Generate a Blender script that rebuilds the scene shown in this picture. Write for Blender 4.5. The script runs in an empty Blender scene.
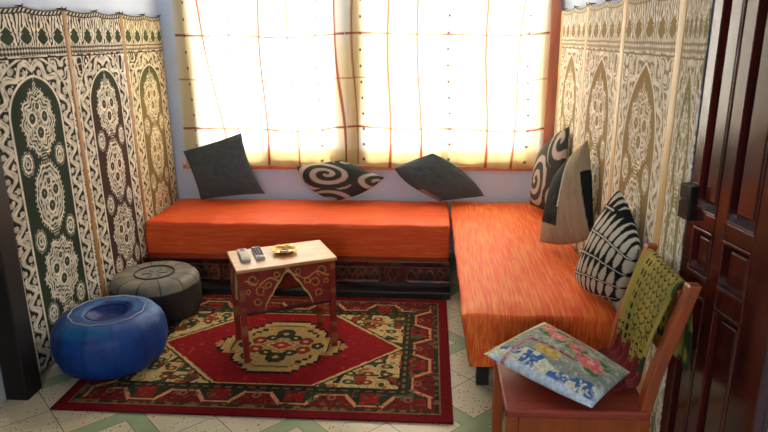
import bpy, bmesh, math, random
import numpy as np
from mathutils import Vector, Matrix
random.seed(7); RNG = np.random.RandomState(11)
C = bpy.context.scene.collection
PI = math.pi

# ------------------------------------------------------------------ helpers
def lin(c):
    a = np.asarray(c, dtype=float)
    return np.where(a <= 0.04045, a/12.92, ((a+0.055)/1.055)**2.4)
def L4(c): return tuple(float(x) for x in lin(c))+(1.0,)

def tag(o, label=None, cat=None, group=None, kind=None):
    if label: o['label'] = label
    if cat: o['category'] = cat
    if group: o['group'] = group
    if kind: o['kind'] = kind
    return o

def thing(name, label, cat, loc=(0, 0, 0), rotz=0.0, group=None):
    o = bpy.data.objects.new(name, None); C.objects.link(o)
    o.empty_display_size = 0.05
    o.location = loc; o.rotation_euler = (0, 0, rotz)
    return tag(o, label, cat, group)

def mesh(name, V, F, mat, parent=None, cols=None, smooth=False, world=False, bevel=0, solid=0, seg=2):
    V = np.asarray(V, dtype=float).reshape(-1, 3)
    if world and parent is not None:
        M = np.array((Matrix.Translation(parent.location) @ parent.rotation_euler.to_matrix().to_4x4()).inverted())
        V = V @ M[:3, :3].T + M[:3, 3]
    me = bpy.data.meshes.new(name)
    if isinstance(F, np.ndarray) and F.ndim == 2:
        n, k = F.shape
        me.vertices.add(len(V)); me.vertices.foreach_set('co', V.ravel())
        me.loops.add(n*k); me.loops.foreach_set('vertex_index', F.ravel().astype(np.int32))
        me.polygons.add(n); me.polygons.foreach_set('loop_start', np.arange(0, n*k, k, dtype=np.int32))
        me.update(calc_edges=True)
    else:
        me.from_pydata([tuple(v) for v in V], [], [tuple(int(i) for i in f) for f in F]); me.update()
    if cols is not None:
        a = me.color_attributes.new('Col', 'FLOAT_COLOR', 'POINT')
        cc = np.ones((len(V), 4), dtype=np.float32); cc[:, :3] = lin(np.clip(np.asarray(cols).reshape(-1, 3), 0, 1))
        a.data.foreach_set('color', cc.ravel())
    me.polygons.foreach_set('use_smooth', [smooth]*len(me.polygons))
    me.materials.append(mat)
    o = bpy.data.objects.new(name, me); C.objects.link(o)
    if parent is not None: o.parent = parent
    if solid:
        m = o.modifiers.new('s', 'SOLIDIFY'); m.thickness = solid; m.offset = 0
    if bevel:
        m = o.modifiers.new('b', 'BEVEL'); m.width = bevel; m.segments = seg; m.limit_method = 'ANGLE'
        m.angle_limit = math.radians(35)
    return o

def gridF(nv, nu, wrap=False):
    idx = np.arange(nv*nu).reshape(nv, nu)
    if wrap: idx = np.hstack([idx, idx[:, :1]])
    return np.stack([idx[:-1, :-1], idx[:-1, 1:], idx[1:, 1:], idx[1:, :-1]], -1).reshape(-1, 4)

def grid(name, P, mat, parent=None, cols=None, wrap=False, **kw):
    nv, nu = P.shape[:2]
    kw.setdefault('smooth', True)
    return mesh(name, P, gridF(nv, nu, wrap), mat, parent, cols, **kw)

class MB:
    def __init__(s): s.V = []; s.F = []
    def box(s, c, d, R=None):
        n = len(s.V); R = R or Matrix.Identity(3)
        for x in (-.5, .5):
            for y in (-.5, .5):
                for z in (-.5, .5):
                    s.V.append(tuple(Vector(c)+R @ Vector((x*d[0], y*d[1], z*d[2]))))
        for f in ((0, 1, 3, 2), (4, 6, 7, 5), (0, 4, 5, 1), (2, 3, 7, 6), (0, 2, 6, 4), (1, 5, 7, 3)):
            s.F.append(tuple(n+i for i in f))
        return s
    def lohi(s, a, b):
        return s.box([(a[i]+b[i])/2 for i in range(3)], [b[i]-a[i] for i in range(3)])
    def prism(s, p0, p1, a, b):
        """box beam from p0 to p1, cross-section half vectors a,b"""
        n = len(s.V); a = Vector(a); b = Vector(b)
        for p in (Vector(p0), Vector(p1)):
            for q in (-a-b, a-b, a+b, -a+b): s.V.append(tuple(p+q))
        for f in ((3, 2, 1, 0), (4, 5, 6, 7), (0, 1, 5, 4), (1, 2, 6, 5), (2, 3, 7, 6), (3, 0, 4, 7)):
            s.F.append(tuple(n+i for i in f))
        return s
    def tube(s, pts, r, k=8):
        n0 = len(s.V); pts = [Vector(p) for p in pts]; N = len(pts)
        for i, p in enumerate(pts):
            t = (pts[min(i+1, N-1)]-pts[max(i-1, 0)]).normalized()
            u = t.cross(Vector((0, 0, 1)))
            if u.length < .1: u = t.cross(Vector((1, 0, 0)))
            u.normalize(); w = t.cross(u)
            rr = r[i] if hasattr(r, '__len__') else r
            for j in range(k):
                a = 2*PI*j/k; s.V.append(tuple(p+rr*(math.cos(a)*u+math.sin(a)*w)))
        for i in range(N-1):
            for j in range(k):
                a = n0+i*k+j; b = n0+i*k+(j+1) % k
                s.F.append((a, b, b+k, a+k))
        s.F.append(tuple(n0+j for j in reversed(range(k)))); s.F.append(tuple(n0+(N-1)*k+j for j in range(k)))
        return s
    def lathe(s, prof, c=(0, 0, 0), k=32):
        n0 = len(s.V); c = Vector(c)
        for (r, z) in prof:
            for j in range(k):
                a = 2*PI*j/k; s.V.append((c.x+r*math.cos(a), c.y+r*math.sin(a), c.z+z))
        for i in range(len(prof)-1):
            for j in range(k):
                a = n0+i*k+j; b = n0+i*k+(j+1) % k
                s.F.append((a, b, b+k, a+k))
        s.F.append(tuple(n0+j for j in reversed(range(k)))); s.F.append(tuple(n0+(len(prof)-1)*k+j for j in range(k)))
        return s
    def build(s, name, mat, parent=None, **kw): return mesh(name, s.V, s.F, mat, parent, **kw)

# ---- smooth value noise on numpy arrays
def vnoise(x, y, seed=0):
    x = np.asarray(x, float); y = np.asarray(y, float)
    xi = np.floor(x).astype(np.int64); yi = np.floor(y).astype(np.int64)
    fx = x-xi; fy = y-yi; fx = fx*fx*(3-2*fx); fy = fy*fy*(3-2*fy)
    def h(a, b):
        n = (a*374761393+b*668265263+seed*974634777) & 0x7fffffff
        n = ((n ^ (n >> 13))*1274126177) & 0x7fffffff
        return ((n ^ (n >> 16)) & 0xffff)/65535.0
    return (h(xi, yi)*(1-fx)+h(xi+1, yi)*fx)*(1-fy)+(h(xi, yi+1)*(1-fx)+h(xi+1, yi+1)*fx)*fy
def mixc(a, b, t):
    t = np.clip(t, 0, 1)[..., None]; return np.asarray(a)*(1-t)+np.asarray(b)*t
def ss(e0, e1, x):
    t = np.clip((x-e0)/(e1-e0), 0, 1); return t*t*(3-2*t)

# ------------------------------------------------------------------ materials
def mat(name, col=(.5, .5, .5), rough=.6, metal=0, attr=False, noise=None, bump=0, bscale=60, spec=.5, sheen=0, coat=0, weave=False):
    m = bpy.data.materials.new(name); m.use_nodes = True
    nt = m.node_tree; b = nt.nodes['Principled BSDF']
    b.inputs['Roughness'].default_value = rough; b.inputs['Metallic'].default_value = metal
    b.inputs['Specular IOR Level'].default_value = spec
    b.inputs['Coat Weight'].default_value = coat; b.inputs['Coat Roughness'].default_value = .15
    if sheen: b.inputs['Sheen Weight'].default_value = sheen
    tc = nt.nodes.new('ShaderNodeTexCoord')
    if attr:
        a = nt.nodes.new('ShaderNodeAttribute'); a.attribute_name = 'Col'; src = a.outputs['Color']
    else:
        r = nt.nodes.new('ShaderNodeRGB'); r.outputs[0].default_value = L4(col); src = r.outputs[0]
    if noise:                                             # (scale xyz, other colour, amount)
        sc, col2, lo, hi = noise
        mp = nt.nodes.new('ShaderNodeMapping'); mp.inputs['Scale'].default_value = sc
        nz = nt.nodes.new('ShaderNodeTexNoise'); nz.inputs['Scale'].default_value = 1; nz.inputs['Detail'].default_value = 4
        nt.links.new(tc.outputs['Object'], mp.inputs[0]); nt.links.new(mp.outputs[0], nz.inputs['Vector'])
        rp = nt.nodes.new('ShaderNodeMapRange'); rp.inputs[1].default_value = lo; rp.inputs[2].default_value = hi
        nt.links.new(nz.outputs['Fac'], rp.inputs[0])
        mx = nt.nodes.new('ShaderNodeMix'); mx.data_type = 'RGBA'
        nt.links.new(rp.outputs[0], mx.inputs[0]); nt.links.new(src, mx.inputs[6]); mx.inputs[7].default_value = L4(col2)
        src = mx.outputs[2]
    nt.links.new(src, b.inputs['Base Color'])
    if bump:
        nz = nt.nodes.new('ShaderNodeTexNoise'); nz.inputs['Scale'].default_value = bscale; nz.inputs['Detail'].default_value = 3
        nt.links.new(tc.outputs['Object'], nz.inputs['Vector'])
        bp = nt.nodes.new('ShaderNodeBump'); bp.inputs['Strength'].default_value = bump; bp.inputs['Distance'].default_value = .01
        nt.links.new(nz.outputs['Fac'], bp.inputs['Height']); nt.links.new(bp.outputs[0], b.inputs['Normal'])
    return m

M = {}
M['cloth'] = mat('patterned_cloth', attr=True, rough=.85, bump=.15, bscale=150, spec=.2)
M['rug'] = mat('woven_rug', attr=True, rough=.95, bump=.3, bscale=250, spec=.1, noise=((60, 60, 60), (.12, .07, .06), .55, 1.1))
M['paint'] = mat('painted_wood', attr=True, rough=.45, noise=((30, 30, 8), (.16, .05, .04), .55, .95))
M['wall'] = mat('blue_white_plaster', (.84, .90, .98), .8, bump=.1, bscale=30, noise=((3, 3, 3), (.78, .85, .96), .4, .8))
M['dim'] = mat('bounce_cutting_brown', (.42, .37, .33), .9)  # brown picked for unseen walls to cut the bounced light
M['ceil'] = mat('white_plaster', (.9, .9, .9), .9)
M['orange'] = mat('orange_throw', (.90, .32, .14), .6, noise=((5, 110, 110), (.96, .54, .22), .45, .9), bump=.2, bscale=80, spec=.3)
M['orange_b'] = mat('orange_throw_lengthwise', (.91, .33, .14), .6, noise=((110, 6, 12), (.97, .62, .26), .42, .80), bump=.2, bscale=80, spec=.3)
M['charcoal'] = mat('charcoal_cotton', (.24, .28, .30), .8, noise=((40, 40, 40), (.20, .23, .25), .3, .7), bump=.1, bscale=120)
M['wood_dark'] = mat('dark_varnished_wood', (.32, .11, .09), .24, noise=((25, 25, 3), (.20, .07, .06), .35, .7), coat=.9)
M['wood_black'] = mat('blackened_wood', (.09, .07, .06), .5, noise=((25, 25, 3), (.05, .04, .04), .35, .7))
M['wood_orange'] = mat('orange_brown_wood', (.62, .28, .10), .4, noise=((30, 30, 4), (.52, .24, .10), .35, .7))
M['wood_top'] = mat('pale_table_wood', (.80, .60, .36), .35, noise=((5, 50, 20), (.70, .48, .26), .4, .75))
M['seat'] = mat('red_brown_seat', (.60, .22, .14), .5, noise=((5, 60, 20), (.48, .17, .12), .35, .75), bump=.1, bscale=90)
M['frame'] = mat('varnished_window_wood', (.88, .56, .42), .4, noise=((20, 20, 3), (.78, .44, .32), .35, .7))
M['satin'] = mat('gold_satin_strip', (.84, .72, .50), .5, noise=((10, 10, 2), (.76, .62, .40), .3, .8))
M['satin_l'] = mat('amber_satin_strip', (.68, .50, .30), .5, noise=((10, 10, 2), (.56, .40, .22), .3, .8))
M['metal'] = mat('dark_iron', (.16, .14, .13), .4, metal=.7)
M['steel'] = mat('dull_steel', (.6, .6, .58), .35, metal=.9)
M['brass'] = mat('worn_brass', (.85, .70, .38), .3, metal=.6, noise=((60, 60, 60), (.6, .42, .18), .4, .7))
M['silver'] = mat('silver_plastic', (.74, .73, .70), .4)
M['black'] = mat('black_plastic', (.06, .06, .07), .4)
M['btn'] = mat('dark_rubber_button', (.13, .13, .15), .6)
M['hem'] = mat('cream_cotton', (.90, .86, .76), .85)
M['leather'] = mat('patterned_leather', attr=True, rough=.55, bump=.15, bscale=50, noise=((14, 14, 14), (.06, .10, .16), .55, 1.1))
M['leather_g'] = mat('grey_leather', attr=True, rough=.6, bump=.2, bscale=50)
M['fringe'] = mat('dark_red_yarn', (.42, .10, .12), .9)
M['casing'] = mat('pale_painted_casing', (.72, .76, .76), .6)

# floor: speckled cream tiles crossed by green diagonal bands
def floor_mat():
    m = bpy.data.materials.new('speckled_tile_floor'); m.use_nodes = True
    nt = m.node_tree; N = nt.nodes.new; lk = nt.links.new; b = nt.nodes['Principled BSDF']
    b.inputs['Roughness'].default_value = .4
    tc = N('ShaderNodeTexCoord')
    mp = N('ShaderNodeMapping'); mp.inputs['Location'].default_value = (0, 0, 0)
    lk(tc.outputs['Object'], mp.inputs[0]); sx = N('ShaderNodeSeparateXYZ'); lk(mp.outputs[0], sx.inputs[0])
    def math_(op, a, v=None, w=None):
        n = N('ShaderNodeMath'); n.operation = op
        for i, q in enumerate((a, v, w)):
            if q is None: continue
            if isinstance(q, (int, float)): n.inputs[i].default_value = q
            else: lk(q, n.inputs[i])
        return n.outputs[0]
    def band(s, per, wid):
        f = math_('FRACT', math_('DIVIDE', s, per)); return math_('LESS_THAN', math_('ABSOLUTE', math_('SUBTRACT', f, .5)), wid/per/2)
    PR = .55; r2 = .70710678
    s1 = math_('ADD', math_('MULTIPLY', math_('ADD', sx.outputs[0], sx.outputs[1]), r2), PR*.5-.768)
    s2 = math_('ADD', math_('MULTIPLY', math_('SUBTRACT', sx.outputs[0], sx.outputs[1]), r2), PR*.5+2.669)
    g = math_('MAXIMUM', band(s1, PR, .075), band(s2, PR, .075))
    ln = math_('MAXIMUM', math_('MAXIMUM', band(s1, PR, .082), band(s2, PR, .082)),
               math_('MAXIMUM', band(math_('ADD', s1, PR/2), PR, .004), band(math_('ADD', s2, PR/2), PR, .004)))
    v = N('ShaderNodeTexVoronoi'); v.inputs['Scale'].default_value = 55; lk(tc.outputs['Object'], v.inputs['Vector'])
    sp = math_('LESS_THAN', v.outputs['Distance'], .24)
    nz = N('ShaderNodeTexNoise'); nz.inputs['Scale'].default_value = 14; nz.inputs['Detail'].default_value = 5; lk(tc.outputs['Object'], nz.inputs['Vector'])
    sp = math_('MULTIPLY', sp, math_('GREATER_THAN', nz.outputs['Fac'], .5))
    def mx(f, a, c):
        n = N('ShaderNodeMix'); n.data_type = 'RGBA'
        if isinstance(f, float): n.inputs[0].default_value = f
        else: lk(f, n.inputs[0])
        for k, q in ((6, a), (7, c)):
            if isinstance(q, tuple): n.inputs[k].default_value = q
            else: lk(q, n.inputs[k])
        return n.outputs[2]
    base = mx(nz.outputs['Fac'], L4((.72, .67, .55)), L4((.80, .76, .66)))
    base = mx(sp, base, L4((.34, .31, .27)))
    base = mx(ln, base, L4((.25, .33, .30)))
    gr = mx(nz.outputs['Fac'], L4((.46, .54, .40)), L4((.60, .66, .52)))
    base = mx(g, base, gr)
    lk(base, b.inputs['Base Color'])
    return m
M['floor'] = floor_mat()

def curtain_mat():
    m = bpy.data.materials.new('sheer_checked_curtain'); m.use_nodes = True
    nt = m.node_tree; N = nt.nodes.new; lk = nt.links.new
    for n in list(nt.nodes):
        if n.type != 'OUTPUT_MATERIAL': nt.nodes.remove(n)
    out = [n for n in nt.nodes if n.type == 'OUTPUT_MATERIAL'][0]
    a = N('ShaderNodeAttribute'); a.attribute_name = 'Col'
    d = N('ShaderNodeBsdfDiffuse'); t = N('ShaderNodeBsdfTranslucent'); tr = N('ShaderNodeBsdfTransparent')
    lk(a.outputs['Color'], d.inputs[0]); lk(a.outputs['Color'], t.inputs[0]); lk(a.outputs['Color'], tr.inputs[0])
    m1 = N('ShaderNodeMixShader'); m1.inputs[0].default_value = .62; lk(d.outputs[0], m1.inputs[1]); lk(t.outputs[0], m1.inputs[2])
    m2 = N('ShaderNodeMixShader'); m2.inputs[0].default_value = .10; lk(m1.outputs[0], m2.inputs[1]); lk(tr.outputs[0], m2.inputs[2])
    lk(m2.outputs[0], out.inputs[0]); return m
M['curtain'] = curtain_mat()
def glass_mat():
    m = bpy.data.materials.new('window_glass'); m.use_nodes = True
    nt = m.node_tree; N = nt.nodes.new; lk = nt.links.new
    for n in list(nt.nodes):
        if n.type != 'OUTPUT_MATERIAL': nt.nodes.remove(n)
    out = [n for n in nt.nodes if n.type == 'OUTPUT_MATERIAL'][0]
    g = N('ShaderNodeBsdfGlossy'); g.inputs['Roughness'].default_value = .02; tr = N('ShaderNodeBsdfTransparent')
    f = N('ShaderNodeFresnel'); f.inputs[0].default_value = 1.45
    mm = N('ShaderNodeMixShader'); lk(f.outputs[0], mm.inputs[0]); lk(tr.outputs[0], mm.inputs[1]); lk(g.outputs[0], mm.inputs[2])
    lk(mm.outputs[0], out.inputs[0]); return m
M['glass'] = glass_mat()

# ------------------------------------------------------------------ room shell
XL, XR, YB, CE = -2.0, 0.92, 4.72, 2.62
def struct(o): o['kind'] = 'structure'; return o
struct(MB().lohi((-3.2, -1.2, -.1), (2.2, 5.0, 0)).build('floor', M['floor']))
struct(MB().lohi((-3.2, -1.2, CE), (2.2, 5.0, CE+.1)).build('ceiling', M['ceil']))
WZ0, WZ1 = .775, 2.32
WIN = [(-1.75, -.67), (-.50, .79)]
w = MB()
w.lohi((-3.2, YB, 0), (2.2, YB+.18, WZ0)); w.lohi((-3.2, YB, WZ1), (2.2, YB+.18, CE))
w.lohi((-3.2, YB, WZ0), (WIN[0][0], YB+.18, WZ1)); w.lohi((WIN[0][1], YB, WZ0), (WIN[1][0], YB+.18, WZ1)); w.lohi((WIN[1][1], YB, WZ0), (2.2, YB+.18, WZ1))
struct(w.build('wall_back', M['wall']))
struct(MB().lohi((XL-.12, 2.62, 0), (XL, YB, CE)).build('wall_left', M['wall']))
struct(MB().lohi((XR, 2.165, 0), (XR+.12, YB, CE)).build('wall_right', M['wall']))
struct(MB().lohi((-3.2, -1.2, 0), (-3.08, YB, CE)).build('wall_far_left', M['dim']))
struct(MB().lohi((1.10, -1.2, 0), (1.22, 2.165, CE)).build('wall_right_front', M['wall']))
FRONT = MB()
FRONT.lohi((-3.2, -1.32, 0), (-.7, -1.2, CE)); FRONT.lohi((.1, -1.32, 0), (2.2, -1.2, CE)); FRONT.lohi((-.7, -1.32, 2.1), (.1, -1.2, CE)); FRONT.lohi((-.7, -1.32, 0), (.1, -1.2, 1.2))  # unseen wall; its opening is added and sized for front fill
struct(FRONT.build('wall_front', M['dim']))
# windows
for i, (a, b) in enumerate(WIN):
    fr = thing('window_%d' % (i+1), None, None, ((a+b)/2, YB+.1, WZ0)); struct(fr)
    m = MB()
    for x in (a+.025, b-.025, (a+b)/2): m.lohi((x-.025, YB+.07, WZ0), (x+.025, YB+.12, WZ1))
    for z in (WZ0+.03, WZ1-.03): m.lohi((a+.05, YB+.072, z-.03), (b-.05, YB+.118, z+.03))
    m.build('window_frame', M['frame'], fr, world=True, bevel=.004)
    MB().lohi((a+.03, YB+.093, WZ0+.03), (b-.03, YB+.097, WZ1-.03)).build('window_pane', M['glass'], fr, world=True)
# timber trim round the curtained opening
struct(MB().lohi((.835, YB-.03, .70), (.905, YB, 2.45)).build('trim_1', M['frame'], bevel=.005))
struct(MB().lohi((-1.92, YB-.022, .668), (.905, YB, .698)).build('trim_2', M['frame'], bevel=.004))
# dark door post at the left with its pale casing
struct(MB().lohi((-1.995, 2.50, 0), (-1.885, 2.615, 2.3)).build('trim_3', M['wood_black'], bevel=.006))
struct(MB().lohi((-2.05, 2.46, 0), (-2.0, 2.60, 2.3)).build('trim_4', M['casing'], bevel=.004))

# ------------------------------------------------------------------ embroidered hangings
def tri(x): return 2*np.abs(x-np.floor(x+.5))
def hanging_pattern(x, z, Wd, ground, band, cream, seed=0, arch_dim=(.18, 1.27, .21)):
    """x across, centred; z world height"""
    k = (Wd/2)/.30
    X = x/k
    ax = np.abs(X)
    s = np.zeros_like(x)
    n1 = vnoise(X*70, z*70, seed+1); n2 = vnoise(X*28+5, z*28, seed+2)
    a, z0, h = arch_dim
    R = (a*a+h*h)/(2*a)
    din = np.where(z > z0, R-np.hypot(ax+R-a, z-z0), a-ax)
    arc = np.where(z > z0, z0+R*np.arctan2(z-z0, ax+R-a), z)
    # filler: curling stems
    n3 = vnoise(ax*17+2, z*17, seed+20); curl = np.sin(n3*24)
    fill = np.maximum(ss(-.35, .25, curl), ss(.80, .9, n1))
    s = np.where(din < 0, fill*.95, s)
    o = -din                                             # distance outwards from arch
    inb = (o > 0) & (o < .105)
    t = (o-.0525)/.042; pv = arc/.115*2*PI
    vine = ss(.42, .22, np.abs(t-.55*np.sin(pv)))
    vine = np.maximum(vine, ss(.30, .12, np.abs(t+.75*np.cos(pv*1.0+.6)))*ss(.2, .5, n2+.15))
    lf = np.hypot(((arc/.0575) % 1-.5)*.0575, o-.0525+.026*np.sign(np.sin(pv))); vine = np.maximum(vine, ss(.017, .013, lf)*ss(.05, .5, np.abs(np.sin(lf*300+.9))))
    vine = np.maximum(vine, ss(.72, .85, vnoise(X*85, z*85, seed+6)))
    s = np.where(inb, vine*.95, s)
    for e in (.004, .101): s = np.maximum(s, ss(.009, .004, np.abs(o-e))*(z < 1.57))
    # inside the arch
    side = np.maximum(ss(.008, .003, np.abs(ax-.288)), 0); s = np.maximum(s, side)
    def oval(cx, cz, rx, rz, lob, n, inner=True):
        nonlocal s
        dx = X-cx; dz = z-cz; th = np.arctan2(dz/rz, dx/rx)
        q = np.hypot(dx/rx, dz/rz)
        edge = 1+lob*np.cos(n*th); d = (edge-q)*min(rx, rz)
        ins = d > 0
        ring = ss(-.3, .5, np.sin(d*2*PI/.0195+1.2)); fillp = np.maximum(ring*.95, ss(.35, .7, n1)*.8)
        s = np.where(ins, fillp, s)
        s = np.where((d > 0) & (d < .008), 1, s)
        s = np.where((d > -.010) & (d <= -.003), ss(.0, .8, np.sin(th*n*4))*.9, s)
        return q
    def drop(cx, cz, r):
        nonlocal s
        dx = X-cx; dz = z-cz; q = np.hypot(dx, dz*.75)/r+np.where(dz > 0, dz/r*.25, 0)
        s = np.where(q < .75, .05, s); s = np.where((q >= .75) & (q < 1.05), 1, s)
        s = np.where(q < .2, .5, s)
    meds = [(1.245, .118, .155), (.865, .105, .175), (.46, .13, .17), (.12, .1, .14)]
    for i, (cz, rx, rz) in enumerate(meds):
        oval(0, cz, rx, rz, .07 if i != 1 else .03, 10)
        drop(-.047, cz+.03, .031); drop(.047, cz+.03, .031); drop(0, cz-.045, .033); drop(0, cz+.085, .020)
        s = np.where((ax < .02) & (np.abs(z-(cz-rz-.01)) < .03), ss(-.2, .5, np.sin(z*420))*.9, s)
    for cz in (1.06, .665, .27):
        oval(-.125, cz, .032, .048, .05, 9); oval(.125, cz, .032, .048, .05, 9)
    # finial of the first motif
    f = (ax < (1.465-z)*.35) & (z > 1.38) & (z < 1.465); s = np.where(f, ss(-.3, .4, np.sin(z*380)*np.cos(X*300)), s)
    # stripes under the balusters
    st = (z > 1.572) & (z < 1.622)
    s = np.where(st, ss(-.3, .3, np.sin((z-1.565)*2*PI/.024))*.55+.4*ss(-.2, .2, np.sin(X*2*PI/.02)), s)
    s = np.where(np.abs(z-1.562) < .004, 0, s)
    # balusters
    bl = (z >= 1.622) & (z < 1.775)
    c = (X/.125+.5) % 1-.5; zb = (z-1.622)/.105
    halfw = .17+.13*np.cos(zb*2*PI*1.0)*0+.30*zb**2*0
    halfw = np.where(zb < .55, .24*np.sin(PI*np.clip(zb/.66, 0, 1))+.03, np.maximum(.26-(zb-.55)*.75, 0))
    dark = np.abs(c) < halfw*1.35
    s = np.where(bl, np.where(dark, .03, ss(-.75, .2, np.sin(np.abs(c)*34+n1*3+zb*5))), s)
    s = np.where(bl & (np.abs(np.abs(c)-halfw*1.35) < .035), 1, s)
    tp = (z >= 1.775); s = np.where(tp, ss(-.2, .4, np.sin((X+z)*2*PI/.03))*.9, s)
    s = np.where(np.abs(z-1.775) < .004, .1, s)
    inside = ss(-.004, .004, din)
    g = mixc(band, ground(z), inside*(z < 1.56)+(bl & dark))
    cr = np.asarray(cream)*(0.86+.2*vnoise(X*40, z*40, seed+9))[..., None]
    return mixc(g, cr, s)

def hanging(name, label, Xw, side, spans, strips, ztop, zbot, grounds, bands, creams, satin, arch_dim):
    """spans: list of (y0,y1) for panels; side=+1 if the wall faces +X"""
    y_all = [y for s_ in spans+strips for y in s_]; ylo, yhi = min(y_all), max(y_all)
    root = thing(name, label, 'wall hanging', (Xw, (ylo+yhi)/2, zbot))
    def wav(Y, Z):
        dn = (ztop-Z)/(ztop-zbot)
        return Xw+side*(.006*np.sin(Y*9)+.010*np.sin(Y*5.1+1)*dn+(.012*dn**3 if side > 0 else -.004*dn))
    def top(Y, y0, y1):
        p = ((Y-y0)/(y1-y0)*2) % 1
        return ztop-.014*4*p*(1-p)*1.0
    for i, (y0, y1) in enumerate(spans):
        nu = int((y1-y0)/.0037); nv = int((ztop-zbot)/.0037)
        U, T = np.meshgrid(np.linspace(0, 1, nu), np.linspace(0, 1, nv))
        Y = y0+(y1-y0)*U
        Z = zbot+(ztop-zbot)*T-(ztop-top(Y, y0, y1))*T**14
        P = np.stack([wav(Y, Z), Y, Z], -1)
        col = hanging_pattern(side*-1*(Y-(y0+y1)/2), zbot+(ztop-zbot)*T+(1.8-ztop), y1-y0, grounds[i], bands[i], creams[i], seed=i*13+5, arch_dim=arch_dim)
        grid('embroidered_panel', P, M['cloth'], root, col, world=True, solid=.004)
    for i, (y0, y1) in enumerate(strips):
        nu = 7; nv = 80
        U, T = np.meshgrid(np.linspace(0, 1, nu), np.linspace(0, 1, nv))
        Y = y0+(y1-y0)*U; Z = zbot+(ztop-.004-zbot)*T
        P = np.stack([wav(Y, Z)+side*.004*np.sin(U*PI), Y, Z], -1)
        grid('seam_strip', P, satin, root, world=True, solid=.004)
    ys = []
    for (y0, y1) in spans: ys += [y0, (y0+y1)/2, y1]
    for y in ys:
        xh = float(wav(np.array(y), np.array(ztop)))
        MB().tube([(Xw-side*.025, y, ztop+.005), (xh+side*.006, y, ztop+.005), (xh+side*.008, y, ztop+.014)], .003, 6).build('hook', M['metal'], root, world=True)
    # piped cord along the top
    pts = []
    for (y0, y1) in spans:
        for k in range(13):
            y = y0+(y1-y0)*k/12; zt = float(top(np.array(min(y, y1-1e-6)), y0, y1)) if k < 12 else ztop
            pts.append((float(wav(np.array(y), np.array(zt))), y, zt))
    pts.sort(key=lambda p: p[1])
    MB().tube(pts, .004, 6).build('top_cord', M['metal'], root, world=True)
    return root

cst = lambda c: (lambda z: np.broadcast_to(np.array(c), z.shape+(3,)))
hanging('wall_hanging', 'tall dark green and brown embroidered arch wall hanging of three panels on left wall', -1.965, 1,
        [(2.69, 3.39), (3.43, 4.04), (4.08, 4.66)], [(3.39, 3.43), (4.04, 4.08)], 1.80, .035,
        [cst((.15, .20, .14)), lambda z: mixc((.26, .17, .14), (.18, .23, .14), ss(1.15, 1.5, z)), lambda z: mixc((.50, .42, .25), (.28, .32, .18), ss(1.2, 1.5, z))],
        [(.11, .13, .11), (.19, .15, .13), (.36, .31, .21)], [(.90, .86, .79), (.91, .88, .80), (.93, .87, .72)], M['satin_l'], (.185, 1.27, .20))
hanging('wall_hanging', 'tall pale gold embroidered arch wall hanging of four panels on right wall', .885, -1,
        [(2.43, 3.05), (3.13, 3.77), (3.85, 4.50)]+[(2.165, 2.35)], [(2.35, 2.43), (3.05, 3.13), (3.77, 3.85), (4.50, 4.60)], 1.81, .035,
        [cst((.60, .50, .31))]*3+[cst((.58, .55, .38))], [(.60, .52, .38)]*4, [(.96, .94, .88)]*4, M['satin'], (.19, 1.16, .36))

# ------------------------------------------------------------------ curtains
def curtain(name, label, x0, x1, cap):
    nu = int((x1-x0)/.006); nv = 300; zt, zb = 2.40, .70
    U, T = np.meshgrid(np.linspace(0, 1, nu), np.linspace(0, 1, nv))
    X = x0+(x1-x0)*U; Z = zb+(zt-zb)*T
    dens = .3+.7*np.exp(-((X-x0)/.16)**2)+.7*np.exp(-((X-x1)/.16)**2)
    ph = X*34+1.2*np.sin(X*7)+.35*np.sin(Z*4+X*3)
    Yc = YB-.048+.018*dens*np.sin(ph)+.008*np.sin(X*11+Z*2)
    lean = .10*(1-T)*np.exp(-((X-x0)/.35)**2)*(-.0)
    Zh = Z+.012*np.sin(X*8)*(1-T)
    P = np.stack([X+.010*dens*np.cos(ph)*ss(0, .05, np.minimum(X-x0, x1-X)), Yc, Zh], -1)
    col = np.broadcast_to(np.array((.97, .95, .89)), X.shape+(3,)).copy()
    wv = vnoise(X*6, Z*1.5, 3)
    col = mixc(col, (.95, .84, .62), ss(.40, .8, wv)*.8)  # fold tone painted into the colour as cream patches
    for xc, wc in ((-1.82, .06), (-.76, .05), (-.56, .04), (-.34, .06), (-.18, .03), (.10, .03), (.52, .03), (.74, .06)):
        col = mixc(col, (.90, .82, .62), ss(wc, wc*.5, np.abs(X+.02*np.sin(Z*3)-xc))*.75)  # cream columns paint in the shading of denser folds
    col = mixc(col, (.86, .76, .52), ss(.85, .80, Z+.012*np.sin(X*9))*.8)  # dimmer light below the window opening, painted as a darker bottom band
    xs = X+.012*np.sin(Z*5)
    red = (.60, .29, .19)
    for zl, s_, wd in ((1.66, .9, .010), (1.345, .5, .007), (.985, .9, .010), (2.02, .9, .010)):
        zw = Z+.012*np.sin(X*4.1)
        col = mixc(col, red, ss(wd, wd*.45, np.abs(zw-zl))*s_)
    for xl, dr, s_, wd in cap:
        xw = xs-(xl+dr*(1.66-Z))
        col = mixc(col, red, ss(wd, wd*.4, np.abs(xw))*s_)
    # small dark tufts in columns
    for xl in (-1.80, -1.46, -.82, -.50, .13, .70):
        d = np.hypot(xs-xl, ((Z/.115) % 1-.5)*.115)
        col = mixc(col, (.35, .26, .26), ss(.013, .007, d))
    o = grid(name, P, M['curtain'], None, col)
    return tag(o, label, 'curtain', None)
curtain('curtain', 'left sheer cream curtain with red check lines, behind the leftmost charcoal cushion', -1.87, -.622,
        [(-1.66, .14, .95, .012), (-1.60, .15, .7, .008), (-1.245, .01, .95, .013), (-1.03, .04, .9, .011), (-.68, .05, .9, .013)])
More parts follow.
